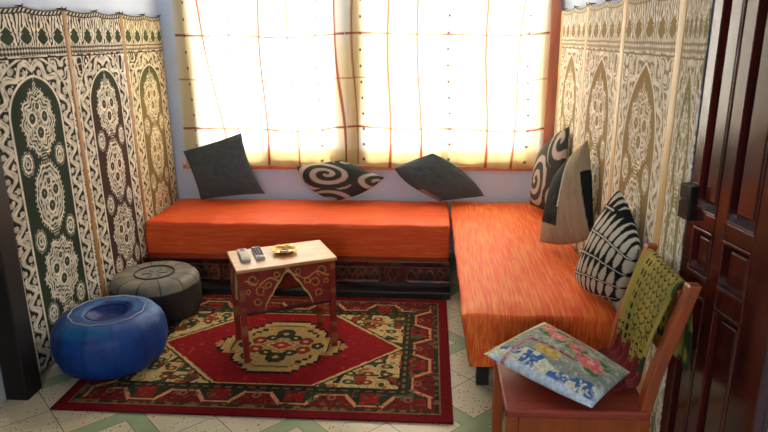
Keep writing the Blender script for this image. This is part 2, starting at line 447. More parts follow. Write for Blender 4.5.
curtain('curtain', 'right sheer cream curtain with red check lines, beside the timber window trim', -.618, .83,
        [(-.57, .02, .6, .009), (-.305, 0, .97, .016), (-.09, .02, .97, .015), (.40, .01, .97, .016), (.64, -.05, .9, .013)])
cr = thing('curtain_rod', 'dark curtain rod above the window holding both cream curtains', 'curtain rod', (-.5, YB-.065, 2.42))
MB().tube([(-1.98, YB-.065, 2.42), (.90, YB-.065, 2.42)], .012, 12).build('rod', M['metal'], cr, world=True, smooth=True)
for x in (-1.8, -.6, .8): MB().tube([(x, YB-.065, 2.42), (x, YB, 2.42)], .008, 8).build('bracket', M['metal'], cr, world=True)

# ------------------------------------------------------------------ rug
def rug():
    x0, x1, y0, y1 = -1.735, .118, 2.432, 3.775
    nu, nv = 500, 362
    U, T = np.meshgrid(np.linspace(-1, 1, nu), np.linspace(-1, 1, nv))
    HX, HY = (x1-x0)/2, (y1-y0)/2
    X = U*HX; Y = T*HY; ax = np.abs(X); ay = np.abs(Y)
    red = (.54, .07, .09); cream = (.78, .68, .46); grn = (.18, .21, .14); dk = (.13, .10, .09); org = (.68, .30, .16); dred = (.45, .10, .10)
    q = .008
    Xq = np.round(X/q)*q; Yq = np.round(Y/q)*q; axq = np.abs(Xq); ayq = np.abs(Yq)
    col = np.broadcast_to(np.array(red), X.shape+(3,)).copy()
    def put(mask, c, t=1.0):
        nonlocal col; col = mixc(col, c, mask.astype(float)*t)
    ed = np.minimum(HX-ax, HY-ay)                        # distance in from the edge
    put(ed > .055, (.55, .40, .25)); put(ed > .062, grn)
    # meander in the main border
    put((ed > .085), grn)
    s_along = np.where(HX-ax < HY-ay, Y, X)
    per = .36
    ph = (s_along/per) % 1
    ramp = np.clip(np.abs(ph*2-1)*3.2-1.1, 0, 1)
    mid = .105+ramp*.085
    mb = (ed > .085) & (ed < .215)
    put(mb & (ed < mid), (.42, .12, .11)); put(mb & (ed >= mid), grn)
    put(mb & (ed >= mid) & (np.abs(ph-.5) < .13) & (ed > mid+.02), (.52, .12, .11))
    put(mb & (np.abs(ed-mid) < .0065+.012*((ramp > 0) & (ramp < 1))), (.82, .55, .38))
    n = vnoise(Xq*55, Yq*55, 4); n2 = vnoise(Xq*38+9, Yq*38, 6)
    put(mb & (n > .84), org, .7); put(mb & (n2 > .84), (.30, .38, .26), .8); put(mb & (n < .12), dk, .8)
    put((ed > .06) & (ed < .085) & (n > .6), (.62, .50, .34), .6)
    fl = np.hypot((ph-.0+.5) % 1*per-.5*per, ed-.165)
    put(mb & (fl < .022), (.60, .32, .26)); put(mb & (fl < .010), grn)
    # inner guard
    put((ed >= .215) & (ed < .25), (.17, .17, .12)); put((ed >= .215) & (ed < .25) & (np.abs(ed-.232) < .006) & (np.sin(s_along*110) > -.2), (.60, .46, .30), .7)
    # corner field (cream with flowers)
    put((ed < .055), (.46, .06, .09)); inn = ed >= .25
    put(inn, cream); put((ed >= .25) & (ed < .257), dk)
    nn = vnoise(X*19, Y*19, 8); nm = vnoise(X*24+3, Y*24, 9); nk = vnoise(X*30, Y*30, 10)
    put(inn & (nn > .70), (.58, .22, .14)); put(inn & (nm > .74), (.22, .27, .17)); put(inn & (nk > .80), (.66, .42, .18))
    put(inn & (np.abs(nn-.67) < .030), dk, .9); put(inn & (np.abs(nm-.45) < .022), dk, .8); put(inn & (np.abs(nk-.78) < .02), (.40, .24, .14), .8)
    for k in range(-4, 5):
        for sy in (-1, 1):
            for sx in (-1, 1):
                fx, fy = sx*(.42+.09*(k % 4)), sy*(.36-.08*(k % 3))
                e = np.hypot((X-fx)*1.0, (Y-fy)*1.3)
                put(inn & (e < .030), dk); put(inn & (e < .025), (.62, .20, .14) if k % 2 else (.26, .32, .22)); put(inn & (e < .011), cream)
    # hexagonal red field
    ayf = HY-.262
    lim = .66-(ayq/ayf)*.42
    d = lim-axq
    put(inn & (d > -.03) & (ay < ayf+.005), dk); put(inn & (d > -.014) & (ay < ayf), cream); put(inn & (d > .008) & (ay < ayf-.008), red)
    # side ornament lines at medallion ends
    # medallion
    st = lambda a, b: np.floor(a/b)*b
    r = np.maximum(np.maximum(st(axq, .030)/.37+st(ayq, .024)/.36, ayq/.285), axq/.325)
    r = np.maximum(r, .93*(axq/.21)*((ayq > .10) & (ayq < .19)))
    r = r*1.0; put(r < 1.07, dk); put(r < 1.0, (.72, .60, .38)); put(r < .86, (.60, .44, .26)); put(r < .83, dk); put(r < .79, (.68, .56, .34))
    for (cx, cy, rr, cc) in ((.0, .135, .055, grn), (.0, -.135, .055, grn), (.13, .05, .042, (.56, .16, .13)), (-.13, .05, .042, (.56, .16, .13)), (.13, -.05, .042, (.56, .16, .13)), (-.13, -.05, .042, (.56, .16, .13)),
                             (.065, .085, .034, grn), (-.065, .085, .034, grn), (.065, -.085, .034, grn), (-.065, -.085, .034, grn), (.205, 0, .034, grn), (-.205, 0, .034, grn)):
        e = np.hypot(Xq-cx, Yq-cy); put(e < rr, dk); put(e < rr-.007, cc); put(e < rr*.3, (.76, .62, .42))
    e = axq/.105+ayq/.075
    put(e < 1.0, dk); put(e < .90, (.76, .60, .42)); put(e < .66, (.62, .16, .13)); put(e < .2, (.8, .6, .4))
    put((ayq < .016) & (axq > .30) & (axq < .37), (.70, .48, .30)); put((np.abs(axq-.345) < .012) & (ayq < .04), (.70, .48, .30))
    # faint flowers in the red field
    put(inn & (d > .03) & (r > 1.06) & (vnoise(Xq*40, Yq*40, 15) > .86), (.68, .24, .20), .6)
    col = col*(.80+.16*vnoise(X*120, Y*120, 20))[..., None]
    Zr = .010+.0015*vnoise(X*20, Y*20, 2)+0*X
    P = np.stack([X+(x0+x1)/2, Y+(y0+y1)/2, Zr], -1)
    top = gridF(nv, nu)
    V = P.reshape(-1, 3); B = V.copy(); B[:, 2] = .0015
    # closed slab: bottom quad ring
    idx = np.arange(nv*nu).reshape(nv, nu)
    ring = np.concatenate([idx[0, :], idx[1:, -1], idx[-1, -2::-1], idx[-2:0:-1, 0]])
    n0 = len(V); V2 = np.vstack([V, B[ring]]); cols = np.vstack([col.reshape(-1, 3), col.reshape(-1, 3)[ring]])
    m = len(ring); j = np.arange(m); sidef = np.stack([ring[j], n0+j, n0+(j+1) % m, ring[(j+1) % m]], -1)
    o = mesh('rug', V2, np.vstack([top, sidef]), M['rug'], None, cols, smooth=False)
    tag(o, 'red oriental rug with cream and green medallion, on the tiled floor', 'rug')
rug()

# ------------------------------------------------------------------ banquettes
ZS = .448
def throw(name, x0, x1, y0, y1, ztop, zbot, root, m, hang_sides, seed, flare=.0):
    """a cloth over a mattress: rounded box surface with soft creases. hang_sides: which edges hang (x0,x1,y0,y1)"""
    nx = max(int((x1-x0)/.02), 8); ny = max(int((y1-y0)/.02), 8); nh = 14
    xs = list(np.linspace(x0, x1, nx)); ys = list(np.linspace(y0, y1, ny))
    S = []
    H = ztop-zbot
    sx = [(x0, -(H)*(1-k/nh), 0) for k in range(nh)]+[(x, 0, 0) for x in xs]+[(x1, H*(k+1)/nh, 0) for k in range(nh)]
    sy = [(y0, -(H)*(1-k/nh)) for k in range(nh)]+[(y, 0) for y in ys]+[(y1, H*(k+1)/nh) for k in range(nh)]
    nu, nv = len(sx), len(sy)
    P = np.zeros((nv, nu, 3))
    r = .035
    for j, (y, hy) in enumerate(sy):
        for i, (x, hx, _) in enumerate(sx):
            dx, dy = abs(hx), abs(hy); h = max(dx, dy)
            z = ztop-h
            px, py = x, y
            # rounded edge and corner
            if h > 0:
                f = min(h/H, 1)
                if dx > 0 and dy > 0:
                    k = min(dx, dy)/h; rr = r*k
                    px -= math.copysign(rr, hx)*.6; py -= math.copysign(rr, hy)*.6
            inset = r*(1-min(h/.03, 1))**2*.5
            if dx > 0 or i in (nh, nh+nx-1): px -= math.copysign(inset, (hx if hx else (-1 if i == nh else 1)))
            if dy > 0 or j in (nh, nh+ny-1): py -= math.copysign(inset, (hy if hy else (-1 if j == nh else 1)))
            P[j, i] = (px, py, z)
    X, Y, Z = P[..., 0], P[..., 1], P[..., 2]
    topm = ss(ztop-.02, ztop-.002, Z)
    edge = np.minimum(np.minimum(X-x0, x1-X), np.minimum(Y-y0, y1-Y))
    P[..., 2] -= topm*.012*(1-ss(0, .10, edge))
    P[..., 2] += topm*(.010*(vnoise(X*5, Y*5, seed)-.5)+.006*(vnoise(X*14+Y*6, Y*14, seed+1)-.5))
    sidem = 1-topm
    wv = .012*(vnoise(X*9+Z*3, Y*9+Z*6, seed+2)-.5)*sidem
    P[..., 0] += np.where((X < x0+.05), wv, 0); P[..., 1] += np.where((Y < y0+.05), wv, 0)
    dn = np.clip((ztop-P[..., 2])/H, 0, 1)
    P[..., 0] += flare*dn*(1-(P[..., 0]-x0)/(x1-x0)); P[..., 1] += flare*.5*dn*(1-(P[..., 1]-y0)/(y1-y0))
    return grid(name, P, m, root, world=True, solid=0)

def carved_front(root, a, b, z0, z1, axis, at, face):
    """vertical carved board from a to b along axis, at = other coordinate"""
    nu = int(abs(b-a)/.006); nv = int((z1-z0)/.006)
    U, T = np.meshgrid(np.linspace(a, b, nu), np.linspace(0, 1, nv))
    Z = z0+(z1-z0)*T; zc = (Z-(z0+z1)/2)/((z1-z0)/2)
    per = .55; ph = ((U-a)/per) % 1; c = ph*per
    sq = c < .12; cs = (c-.06)/.05
    cl = (c-.34)/.19
    d1 = np.abs(np.abs(cs)+np.abs(zc)*.8-.75); line = ss(.16, .05, d1)*sq*(np.abs(zc) < .8)
    line = np.maximum(line, sq*ss(.12, .04, np.abs(np.maximum(np.abs(cs), np.abs(zc)*1.1)-1.0)))
    arcs = np.abs(((np.abs(cl)*3) % 1)-.5)*2
    la = ss(.22, .08, np.abs(zc-(.55-arcs**2*.9)))*(~sq)*(np.abs(cl) < .95)
    lb = ss(.20, .07, np.abs(zc+.1-(.3-((np.abs(cl)*5) % 1-.5)**2*3)))*(~sq)*(np.abs(cl) < .9)
    ln2 = ss(.10, .04, np.abs(np.abs(zc)-.85))*(~sq)*(np.abs(cl) < .97)+ss(.05, .02, np.abs(np.abs(cl)-.97))*(~sq)*(np.abs(zc) < .85)
    line = np.clip(np.maximum(np.maximum(line, la), np.maximum(lb, ln2)), 0, 1)
    fld = vnoise(U*30, Z*60, 5)
    col = mixc((.24, .09, .08), (.42, .10, .10), ss(.4, .7, fld))
    col = mixc(col, (.12, .13, .10), (ss(.6, .8, vnoise(U*22+4, Z*40, 8)))*.8)
    col = mixc(col, (.58, .44, .28), line*.5)
    off = face*(.002+.006*line)
    O = at+off
    P = np.stack([U, O, Z], -1) if axis == 'x' else np.stack([O, U, Z], -1)
    grid('carved_panel', P, M['paint'], root, col, world=True, smooth=False, solid=.004)

bq = thing('banquette', 'long banquette under the window with orange-red throw and carved red wooden base', 'sofa', (-.91, 4.3, 0))
b = MB(); bx0, bx1, by0, by1 = -1.95, .14, 3.935, 4.62
b.lohi((bx0, by0, .015), (bx1, by1, .195)); b.lohi((bx0, by0-.012, .185), (bx1, by1, .212))
b.build('wooden_base', M['wood_dark'], bq, world=True, bevel=.003)
MB().lohi((bx0, 3.80, 0), (bx1, by0+.2, .045)).build('plinth', M['wood_black'], bq, world=True, bevel=.004)
carved_front(bq, bx0, bx1, .06, .175, 'x', by0-.002, -1)
throw('seat_throw', bx0-.002, .1415, 4.015, 4.675, ZS, .213, bq, M['orange'], None, 3)
MB().lohi((bx0+.04, 4.06, .213), (.10, 4.59, ZS-.04)).build('mattress', M['hem'], bq, world=True, bevel=.02)

bq = thing('banquette', 'wide banquette along the right wall with bright orange throw reaching the chair', 'sofa', (.5, 3.6, 0))
rx0, rx1, ry0, ry1 = .150, .864, 2.63, 4.675
b = MB(); b.lohi((rx0+.08, ry0+.13, .10), (rx1, ry1, .20))
b.build('wooden_base', M['wood_dark'], bq, world=True, bevel=.003)
for (x, y) in ((rx0+.12, ry0+.17), (rx1-.04, ry0+.17), (rx0+.09, ry1-.06), (rx1-.04, ry1-.06), (rx0+.09, 3.6)):
    MB().lohi((x-.03, y-.03, 0), (x+.03, y+.03, .10)).build('leg', M['wood_black'], bq, world=True)
throw('seat_throw', rx0, rx1, ry0, ry1, ZS, .165, bq, M['orange_b'], None, 9, flare=.05)
MB().lohi((rx0+.09, ry0+.09, .20), (rx1-.04, ry1-.04, ZS-.04)).build('mattress', M['hem'], bq, world=True, bevel=.02)

# ------------------------------------------------------------------ cushions
def charcoal_col(u, v): return np.broadcast_to(np.array((.29, .335, .35)), u.shape+(3,))*(.93+.14*vnoise(u*9, v*9, 2))[..., None]
def spiral_col(u, v, flip=1):
    dark = (.24, .26, .235); lt = (.72, .68, .64)
    s = np.zeros_like(u)
    for (cx, cy, R, ph, dirn) in ((-.30, -.05, .78, .3, 1), (.72, .66, .55, 2.2, -1), (.72, -.70, .50, 4, 1), (-.75, .95, .35, 1, 1)):
        r = np.hypot(u-cx, v-cy); th = np.arctan2(v-cy, (u-cx)*flip)*dirn
        w = (r/.34-(th+ph)/(2*PI)) % 1
        k = ss(.50, .44, np.abs(w-.0-.25)*2)*(r < R)
        s = np.maximum(s*(r >= R), k)
        s = np.where((r >= R-.02) & (r < R+.07), 0, s)
    return mixc(dark, lt, s)
def twotone_col(u, v):
    lt = (.60, .54, .45); dk = (.11, .12, .12)
    t = u-v*.22-.08
    col = mixc(lt, dk, ss(.0, -.02, t))
    col = mixc(col, lt, ss(-.62, -.64, v+u*.25))
    col = mixc(col, dk, ss(.84, .86, u+.10*v)*(v < .35))
    col = mixc(col, (.86, .85, .80), ss(.035, .02, np.abs(t+.03))*(v > -.2))
    return col*(.92+.14*vnoise(u*20, v*4, 4))[..., None]
def leaf_col(u, v):
    lt = (.78, .77, .70); dk = (.08, .09, .10)
    vv = v+.10*u*u-.26*u; row = np.floor((vv+1)/.5); fv = ((vv+1)/.5) % 1
    sh = (row % 2)*.5
    fu = ((u+1)/.235+sh*0+.12*row) % 1-.5
    wd = np.where(row % 2 == 0, fv**.8*(1-fv)**.35, fv**.35*(1-fv)**.8)*.82
    s = ss(.0, .06, wd-np.abs(fu))
    col = mixc(dk, lt, s)
    col = mixc(col, dk, ss(.05, .035, np.abs(((vv+1)/.5+.5) % 1-.5)-.03))
    col = mixc(col, (.9, .9, .86), ss(.032, .018, np.abs(((vv+1)/.5+.5) % 1-.5))*(v < .88)*(np.abs(u) < .96))
    return col
def patch_col(u, v):
    n = vnoise(u*7, v*7, 31); n2 = vnoise(u*12, v*12, 32)
    col = mixc((.50, .54, .50), (.64, .66, .60), n)
    # blossoms
    for (cx, cy, r) in ((-.60, .62, .20), (-.28, .42, .22), (.14, .36, .19), (.56, .10, .29), (.25, .20, .12), (-.72, .82, .14)):
        a = np.arctan2(v-cy, u-cx); d = np.hypot(u-cx, (v-cy))
        col = mixc(col, (.30, .48, .26), ss(.0, .05, r*1.35*(.8+.3*np.sin(a*3+cx*9))-d))
        col = mixc(col, (.88, .46, .46), ss(.0, .03, r*(.9+.12*np.sin(a*6))-d))
        col = mixc(col, (.70, .22, .28), ss(.02, .0, np.abs((d/r*3.2+a/6.28) % 1-.5)*r)*(d < r*.8)*.8)
        col = mixc(col, (.93, .62, .58), ss(.0, .02, r*.25-d))
    col = mixc(col, (.72, .66, .60), ss(.06, .04, np.abs(v-.78-.05*np.sin(u*9)))*(u > -.4)*.8)
    col = mixc(col, (.62, .26, .24), ss(.025, .015, np.abs(v-.68))*(u > -.2)*(u < .4))
    # yellow strip
    col = mixc(col, (.80, .66, .30), ((v > -.42) & (v < -.18) & (u > -.38) & (u < .14)).astype(float))
    col = mixc(col, (.55, .24, .32), ((v > -.16) & (v < -.08) & (u > -.6) & (u < .4)).astype(float)*.8)
    # blue waves along the front
    bl = ss(-.50, -.58, v+.12*np.sin(u*5)); col = mixc(col, (.26, .42, .66), bl)
    w = np.hypot(((u+1)/.42) % 1-.5, (v+.72)/.5)
    swirl = (vnoise(u*9+2, v*6, 35) > .52) | ((np.sin(w*26+np.arctan2(v+.72, ((u+1)/.42) % 1-.5)) > .4) & (n2 > .45))
    col = mixc(col, (.85, .85, .76), bl*swirl)
    col = mixc(col, (.80, .86, .93), ss(-.86, -.93, v)+ss(.90, .95, u)*.7*(v < -.3))
    col = mixc(col, (.84, .82, .66), ss(-.84, -.90, u)+ss(.88, .93, v))
    col = mixc(col, (.72, .42, .50), ((np.abs(u+.62) < .04) & (v < .0)).astype(float)*.8)
    col = mixc(col, (.84, .83, .74), ss(.62, .75, vnoise(u*15, v*15, 41))*.45); return col*(.84+.24*vnoise(u*34, v*34, 33))[..., None]

def cushion(name, label, BL, BR, TR, TL, T, colfn, m=None, pinch=(.06, .06, .06, .06), N=90, seed=0, group=None, flat=1.0, backcol=None, pw=.5, root_at=None):
    BL, BR, TR, TL = map(np.array, (BL, BR, TR, TL))
    t = np.linspace(-1, 1, N); U, V = np.meshgrid(t, t)
    # pinch: (bottom, right, top, left) inwards at the middle of each side
    pb, pr, pt, pl = pinch
    u2 = U-np.where(U > 0, pr, -pl)*(1-V**2)*np.abs(U)**1.5
    v2 = V-np.where(V > 0, pt, -pb)*(1-U**2)*np.abs(V)**1.5
    a, b = ((u2+1)/2)[..., None], ((v2+1)/2)[..., None]
    P = BL*(1-a)*(1-b)+BR*a*(1-b)+TR*a*b+TL*(1-a)*b
    n = np.cross(BR+TR-BL-TL, TL+TR-BL-BR); n = n/np.linalg.norm(n)
    h = T/2*((1-U**2)*(1-V**2))**pw
    wr = 1+.10*(vnoise(U*3+seed, V*3, seed)-.5)+.05*(vnoise(U*8, V*8+seed, seed+3)-.5)
    F = P+n*(h*wr)[..., None]; Bk = P-n*(h*wr*flat)[..., None]
    idx = np.arange(N*N).reshape(N, N); inner = np.zeros((N, N), bool); inner[1:-1, 1:-1] = True
    bidx = idx.copy(); bidx[inner] = N*N+np.arange(inner.sum())
    VV = np.vstack([F.reshape(-1, 3), Bk[inner]])
    q = lambda I: np.stack([I[:-1, :-1], I[:-1, 1:], I[1:, 1:], I[1:, :-1]], -1).reshape(-1, 4)
    FF = np.vstack([q(idx), q(bidx)[:, ::-1]])
    c = colfn(U, V); cb = (backcol or colfn)(U, V)
    cols = np.vstack([c.reshape(-1, 3), cb[inner]])
    lowest = VV[VV[:, 2].argmin()]
    o = mesh(name, VV-lowest, FF, m or M['cloth'], None, cols, smooth=True)
    o.location = lowest
    tag(o, label, 'cushion', group)
    return o

cushion('cushion', 'large charcoal cushion standing upright at the left end of the back banquette', (-1.74, 4.54, .462), (-1.24, 4.555, .51), (-1.40, 4.585, .97), (-1.86, 4.585, .825), .13, charcoal_col, pinch=(.04, .13, .03, .05), seed=1)
cushion('cushion', 'grey spiral-patterned cushion leaning below the middle of the window', (-.995, 4.58, .715), (-.70, 4.52, .47), (-.335, 4.57, .64), (-.655, 4.59, .765), .13, lambda u, v: spiral_col(u*.85-.05, v*.85+.15), pinch=(-.36, -.22, .04, .0), seed=2)
cushion('cushion', 'charcoal cushion slumped on one corner where the two banquettes meet', (.075, 4.52, .475), (.405, 4.57, .505), (.02, 4.59, .82), (-.262, 4.57, .705), .13,
        lambda u, v: mixc(charcoal_col(u, v), (.60, .55, .50), ss(-.78, -.84, u-.0)*(v < -.25)*(v > -.93)), pinch=(-.0, -.30, -.03, -.26), seed=3)
cushion('cushion', 'grey spiral-patterned cushion in the window corner of the right banquette', (.73, 4.48, .468), (.84, 4.02, .50), (.862, 3.99, 1.10), (.755, 4.42, .85), .12, lambda u, v: spiral_col(u*.9, v*.9, -1), pinch=(.03, .05, -.10, -.04), seed=4)
cushion('cushion', 'beige and black banded cushion between the spiral one and the leaf-patterned one', (.655, 3.60, .475), (.860, 3.22, .63), (.838, 3.41, 1.115), (.725, 3.66, .86), .13, twotone_col, pinch=(-.14, .0, .0, -.03), seed=5)
cushion('cushion', 'black and white leaf-patterned cushion on the right banquette nearest the chair', (.727, 3.00, .49), (.842, 2.66, .50), (.838, 2.45, .82), (.815, 2.72, 1.01), .16, leaf_col, pinch=(-.14, -.10, -.02, -.08), seed=6)
cushion('cushion', 'floral patchwork cushion in pink, grey and blue lying on the chair seat', (.205, 2.11, .522), (.52, 1.785, .517), (.70, 2.00, .525), (.475, 2.40, .52), .105, patch_col, pinch=(.02, .03, .03, .02), seed=7, N=150, pw=.5)

# ------------------------------------------------------------------ low painted table
tb = thing('side_table', 'small red painted side table with arched apron and pale wooden top, on the rug', 'table', (-.790, 3.139, .0115), math.radians(26.0))
TW, TD, TH = .528, .328, .5185
MB().lohi((-TW/2, -TD/2, TH-.016), (TW/2, TD/2, TH)).build('tabletop', M['wood_top'], tb, bevel=.003)
def paint_col(u, z, w):
    col = mixc((.56, .13, .09), (.45, .09, .07), vnoise(u*20, z*20, 2))
    g = (.80, .58, .28)
    s = np.abs(np.sin(u*2*PI/.13)*.014+.435-z); k = ss(.006, .002, s)*(vnoise(u*60, z*60, 4) > .3)
    for (cx, cz0, r, ph) in ((-.19, .42, .030, 0), (.19, .42, .030, 2), (-.15, .36, .028, 1), (.15, .36, .028, 3), (-.06, .435, .018, 0), (.06, .435, .018, 1), (-.17, .30, .022, 0), (.17, .30, .022, 2), (0, .452, .015, 1), (-.105, .38, .02, 2), (.105, .38, .02, 0), (-.215, .36, .014, 1), (.215, .36, .014, 2)):
        cz = cz0+.03; d = np.hypot(u-cx, z-cz); a = np.arctan2(z-cz, u-cx)
        k = np.maximum(k, ss(.0035, .001, np.abs(d-r*(.55+.45*((a+ph) % 6.28)/6.28)))*(d < r*1.1))
        col = mixc(col, (.14, .20, .12), ss(.35, .2, d/r))
    return mixc(col, g, k)
def arch(u, hw=.125, zb=.285, za=.468):
    t = np.clip(np.abs(u)/hw, 0, 1)
    zz = za-(za-zb)*t**1.15; zz = zz+.008*np.abs(np.sin(t*PI*3))
    return np.where(np.abs(u) < hw, zz, zb-.02)
def apron(name, half, axis, at, hw):
    nu, nv = int(half*2/.0028), 70
    U, T = np.meshgrid(np.linspace(-half, half, nu), np.linspace(0, 1, nv))
    zb = arch(U, hw); Z = zb+(TH-.016-zb)*T
    col = paint_col(U*(.235/half), Z, half)
    ef = ss(.020, .014, np.where(np.abs(U) < hw*1.02, (Z-arch(U, hw)), 9)); col = mixc(col, (.74, .62, .36), ef*(Z < .50))
    O = np.full_like(U, at)
    P = np.stack([U, O, Z], -1) if axis == 'x' else np.stack([O, U, Z], -1)
    o = grid(name, P, M['paint'], tb, col, smooth=False, solid=.012)
    return o
apron('front_apron', .226, 'x', -.138, .125); apron('rear_apron', .226, 'x', .138, .0001)
apron('side_apron', .126, 'y', -.239, .08); apron('side_apron', .126, 'y', .239, .08)
def leg_cols(V):
    V = np.array(V); return V
for sx in (-1, 1):
    for sy in (-1, 1):
        nv = 60; zz = np.linspace(0, TH-.016, nv); hw = .015
        ring = np.array([(-1, -1), (1, -1), (1, 1), (-1, 1)])*hw
        P = np.zeros((nv, 4, 3)); P[..., 0] = ring[None, :, 0]+sx*.239; P[..., 1] = ring[None, :, 1]+sy*.138; P[..., 2] = zz[:, None]
        c = mixc((.50, .11, .08), (.62, .47, .22), ss(.55, .7, vnoise(zz*30, zz*0+sx, 3))*.6)[:, None, :]+np.zeros((nv, 4, 1))
        F = np.vstack([gridF(nv, 4, True), [[3, 2, 1, 0]], [[(nv-1)*4+k for k in range(4)]]])
        mesh('leg', P, F, M['paint'], tb, c, bevel=.0)
MB().lohi((-.226, -.146, .258), (.226, -.132, .276)).build('rail', M['wood_dark'], tb, bevel=.002)
MB().lohi((-.226, .132, .258), (.226, .146, .276)).build('rail', M['wood_dark'], tb, bevel=.002)

ttop = .0115+TH+.0005
def remote(label, x, y, ang, body, L=.18, Wd=.048):
    r = thing('remote_control', label, 'remote control', (x, y, ttop), ang)
    MB().lohi((-Wd/2, -L/2, 0), (Wd/2, L/2, .017)).build('body', body, r, bevel=.005, seg=3)
    return r
ra = math.radians(24)
r1 = remote('plain silver remote control nearest the table edge, beside the one with a dark keypad', -.978, 3.091, ra, M['silver'], .18, .048)
MB().lohi((-.018, -.070, .0172), (.018, .02, .0195)).build('cover_plate', M['hem'], r1, bevel=.002)
MB().lohi((-.013, .055, .0172), (.013, .07, .0185)).build('button', M['btn'], r1, bevel=.001)
r2 = remote('silver remote control with dark keypad, on the table between the plain remote and brass ashtray', -.912, 3.130, ra, M['silver'], .185, .048)
for i in range(7):
    for j in range(3):
        MB().lohi((-.0205+j*.0145, .062-i*.020, .0172), (-.0085+j*.0145, .074-i*.020, .020)).build('button', M['btn'], r2)
MB().lohi((-.018, -.090, .0172), (.018, -.068, .018)).build('logo_plate', M['black'], r2)

at = thing('ashtray', 'shallow brass ashtray with wavy rim on the pale tabletop', 'ashtray', (-.779, 3.176, ttop))
nA = 48; prof = [(.001, .004), (.035, .004), (.048, .010), (.060, .018), (.070, .021), (.071, .019), (.060, .013), (.046, .003), (.032, 0), (.001, 0)]
P = np.zeros((len(prof), nA, 3))
for i, (r, z) in enumerate(prof):
    for j in range(nA):
        a = 2*PI*j/nA; lob = 1+(.05*math.cos(a*8) if r > .055 else 0)
        P[i, j] = (r*lob*math.cos(a), r*lob*math.sin(a), z+(.003*math.cos(a*8) if r > .055 else 0))
grid('dish', P, M['brass'], at, wrap=True)
MB().lathe([(.001, .0045), (.022, .0045), (.026, .011), (.020, .012), (.016, .007), (.001, .007)], k=24).build('inner_cup', M['wood_dark'], at, smooth=True)

# ------------------------------------------------------------------ poufs
def pouf(name, label, cx, cy, R, H, colfn, m, nseg, dimple, zb=0, tilt=(0, 0), sharp=2.3):
    root = thing(name, label, 'pouf', (cx, cy, zb))
    nA, nP = 144, 70
    P = np.zeros((nP, nA, 3)); Cc = np.zeros((nP, nA, 3))
    a = np.linspace(0, 2*PI, nA, endpoint=False)
    tt = np.linspace(0, 1, nP)
    prof = []
    for t in tt:
        ph = -PI/2+PI*min(t/.62, 1)
        if t <= .62:
            c = abs(math.cos(ph))**(2/sharp); s = math.copysign(abs(math.sin(ph))**(2/sharp), math.sin(ph))
            r = R*(.62+.38*c) if True else R; z = H/2+H/2*s
        else:
            q = (t-.62)/.38; r = R*.62*(1-q); z = H-dimple*(ss(.25, .65, np.array(q)))-.004*q
        prof.append((r, float(z)))
    prof[0] = (R*.60, 0.0)
    for i, (r, z) in enumerate(prof):
        seam = np.abs(np.cos(a*nseg/2))
        k = 1-(.008*(1-seam)**0*ss(.94, 1.0, seam)+.0)*(z > .02)*(r > R*.3)
        poly = 1+.012*np.cos(a*nseg)
        rr = r*k*poly
        P[i, :, 0] = rr*np.cos(a); P[i, :, 1] = rr*np.sin(a); P[i, :, 2] = z+tilt[0]*rr*np.cos(a)*(z/H)+tilt[1]*rr*np.sin(a)*(z/H)
        Cc[i] = colfn(a, np.full(nA, r/R), np.full(nA, z/H), tt[i])
    V = P.reshape(-1, 3); F = gridF(nP, nA, True)
    V = np.vstack([V, [[0, 0, prof[-1][1]], [0, 0, 0]]]); n = len(V)
    j = np.arange(nA); l = (nP-1)*nA
    fan = [(l+k, l+(k+1) % nA, n-2) for k in range(nA)]+[((k+1) % nA, k, n-1) for k in range(nA)]
    cols = np.vstack([Cc.reshape(-1, 3), Cc[-1, :1], Cc[0, :1]])
    mesh('body', V, [tuple(f) for f in F]+fan, m, root, cols, smooth=True)
    return root, prof
def blue_col(a, r, z, t):
    n = vnoise(np.cos(a)*4+z*3, np.sin(a)*4+r*5, 3); nst = vnoise(a*2, z*22+r*14, 5)
    c = mixc((.03, .16, .44), (.04, .30, .62), n*.6+.4*nst)
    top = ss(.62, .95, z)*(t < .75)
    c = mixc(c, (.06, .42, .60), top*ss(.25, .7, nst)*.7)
    c = mixc(c, (.04, .16, .42), ((t > .80)*1.0)*np.ones_like(a)*.9)
    seam = ss(.992, 1.0, np.abs(np.cos(a*6))); c = mixc(c, (.02, .13, .36), seam*(t < .8)*.35)
    return c
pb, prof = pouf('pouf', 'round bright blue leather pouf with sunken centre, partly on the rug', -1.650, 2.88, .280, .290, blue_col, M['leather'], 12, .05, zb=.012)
def ring_pts(prof, frac, n, poly, lift=.002):
    tgt = [p for p in prof[40:]]; R0 = prof[40][0]
    r = frac; z = min(tgt, key=lambda p: abs(p[0]-r))[1]
    return [(r*(1+poly*math.cos(6*2*PI*k/n*2))*math.cos(2*PI*k/n), r*(1+poly*math.cos(6*2*PI*k/n*2))*math.sin(2*PI*k/n), z+lift) for k in range(n+1)]
MB().tube(ring_pts(prof, .182, 72, .02), .0022, 5).build('stitched_ring', M['silver'], pb)
MB().tube(ring_pts(prof, .105, 72, .0, .004), .005, 6).build('inner_welt', mat('navy_leather', (.05, .15, .36), .5), pb)
def grey_col(a, r, z, t):
    n = vnoise(np.cos(a)*5*r, np.sin(a)*5*r+z*3, 3)
    top = (z > .80)
    c = mixc((.10, .10, .10), (.16, .155, .15), n)
    sec = np.floor((a/(2*PI)*12)) % 2
    ct = mixc((.40, .39, .36), (.52, .49, .43), n); ct = mixc(ct, (.34, .35, .33), sec*.5)
    c = np.where(top[:, None], ct, c)
    if .62 < t: c = mixc(c, (.50, .49, .46), np.full_like(a, .5))
    seam = ss(.985, 1.0, np.abs(np.cos(a*6))); c = mixc(c, (.16, .16, .15), seam*top*(r > .42))
    c = mixc(c, (.58, .50, .36), ss(.75, .9, vnoise(a*3, r*3, 8))*top*.6)
    return c
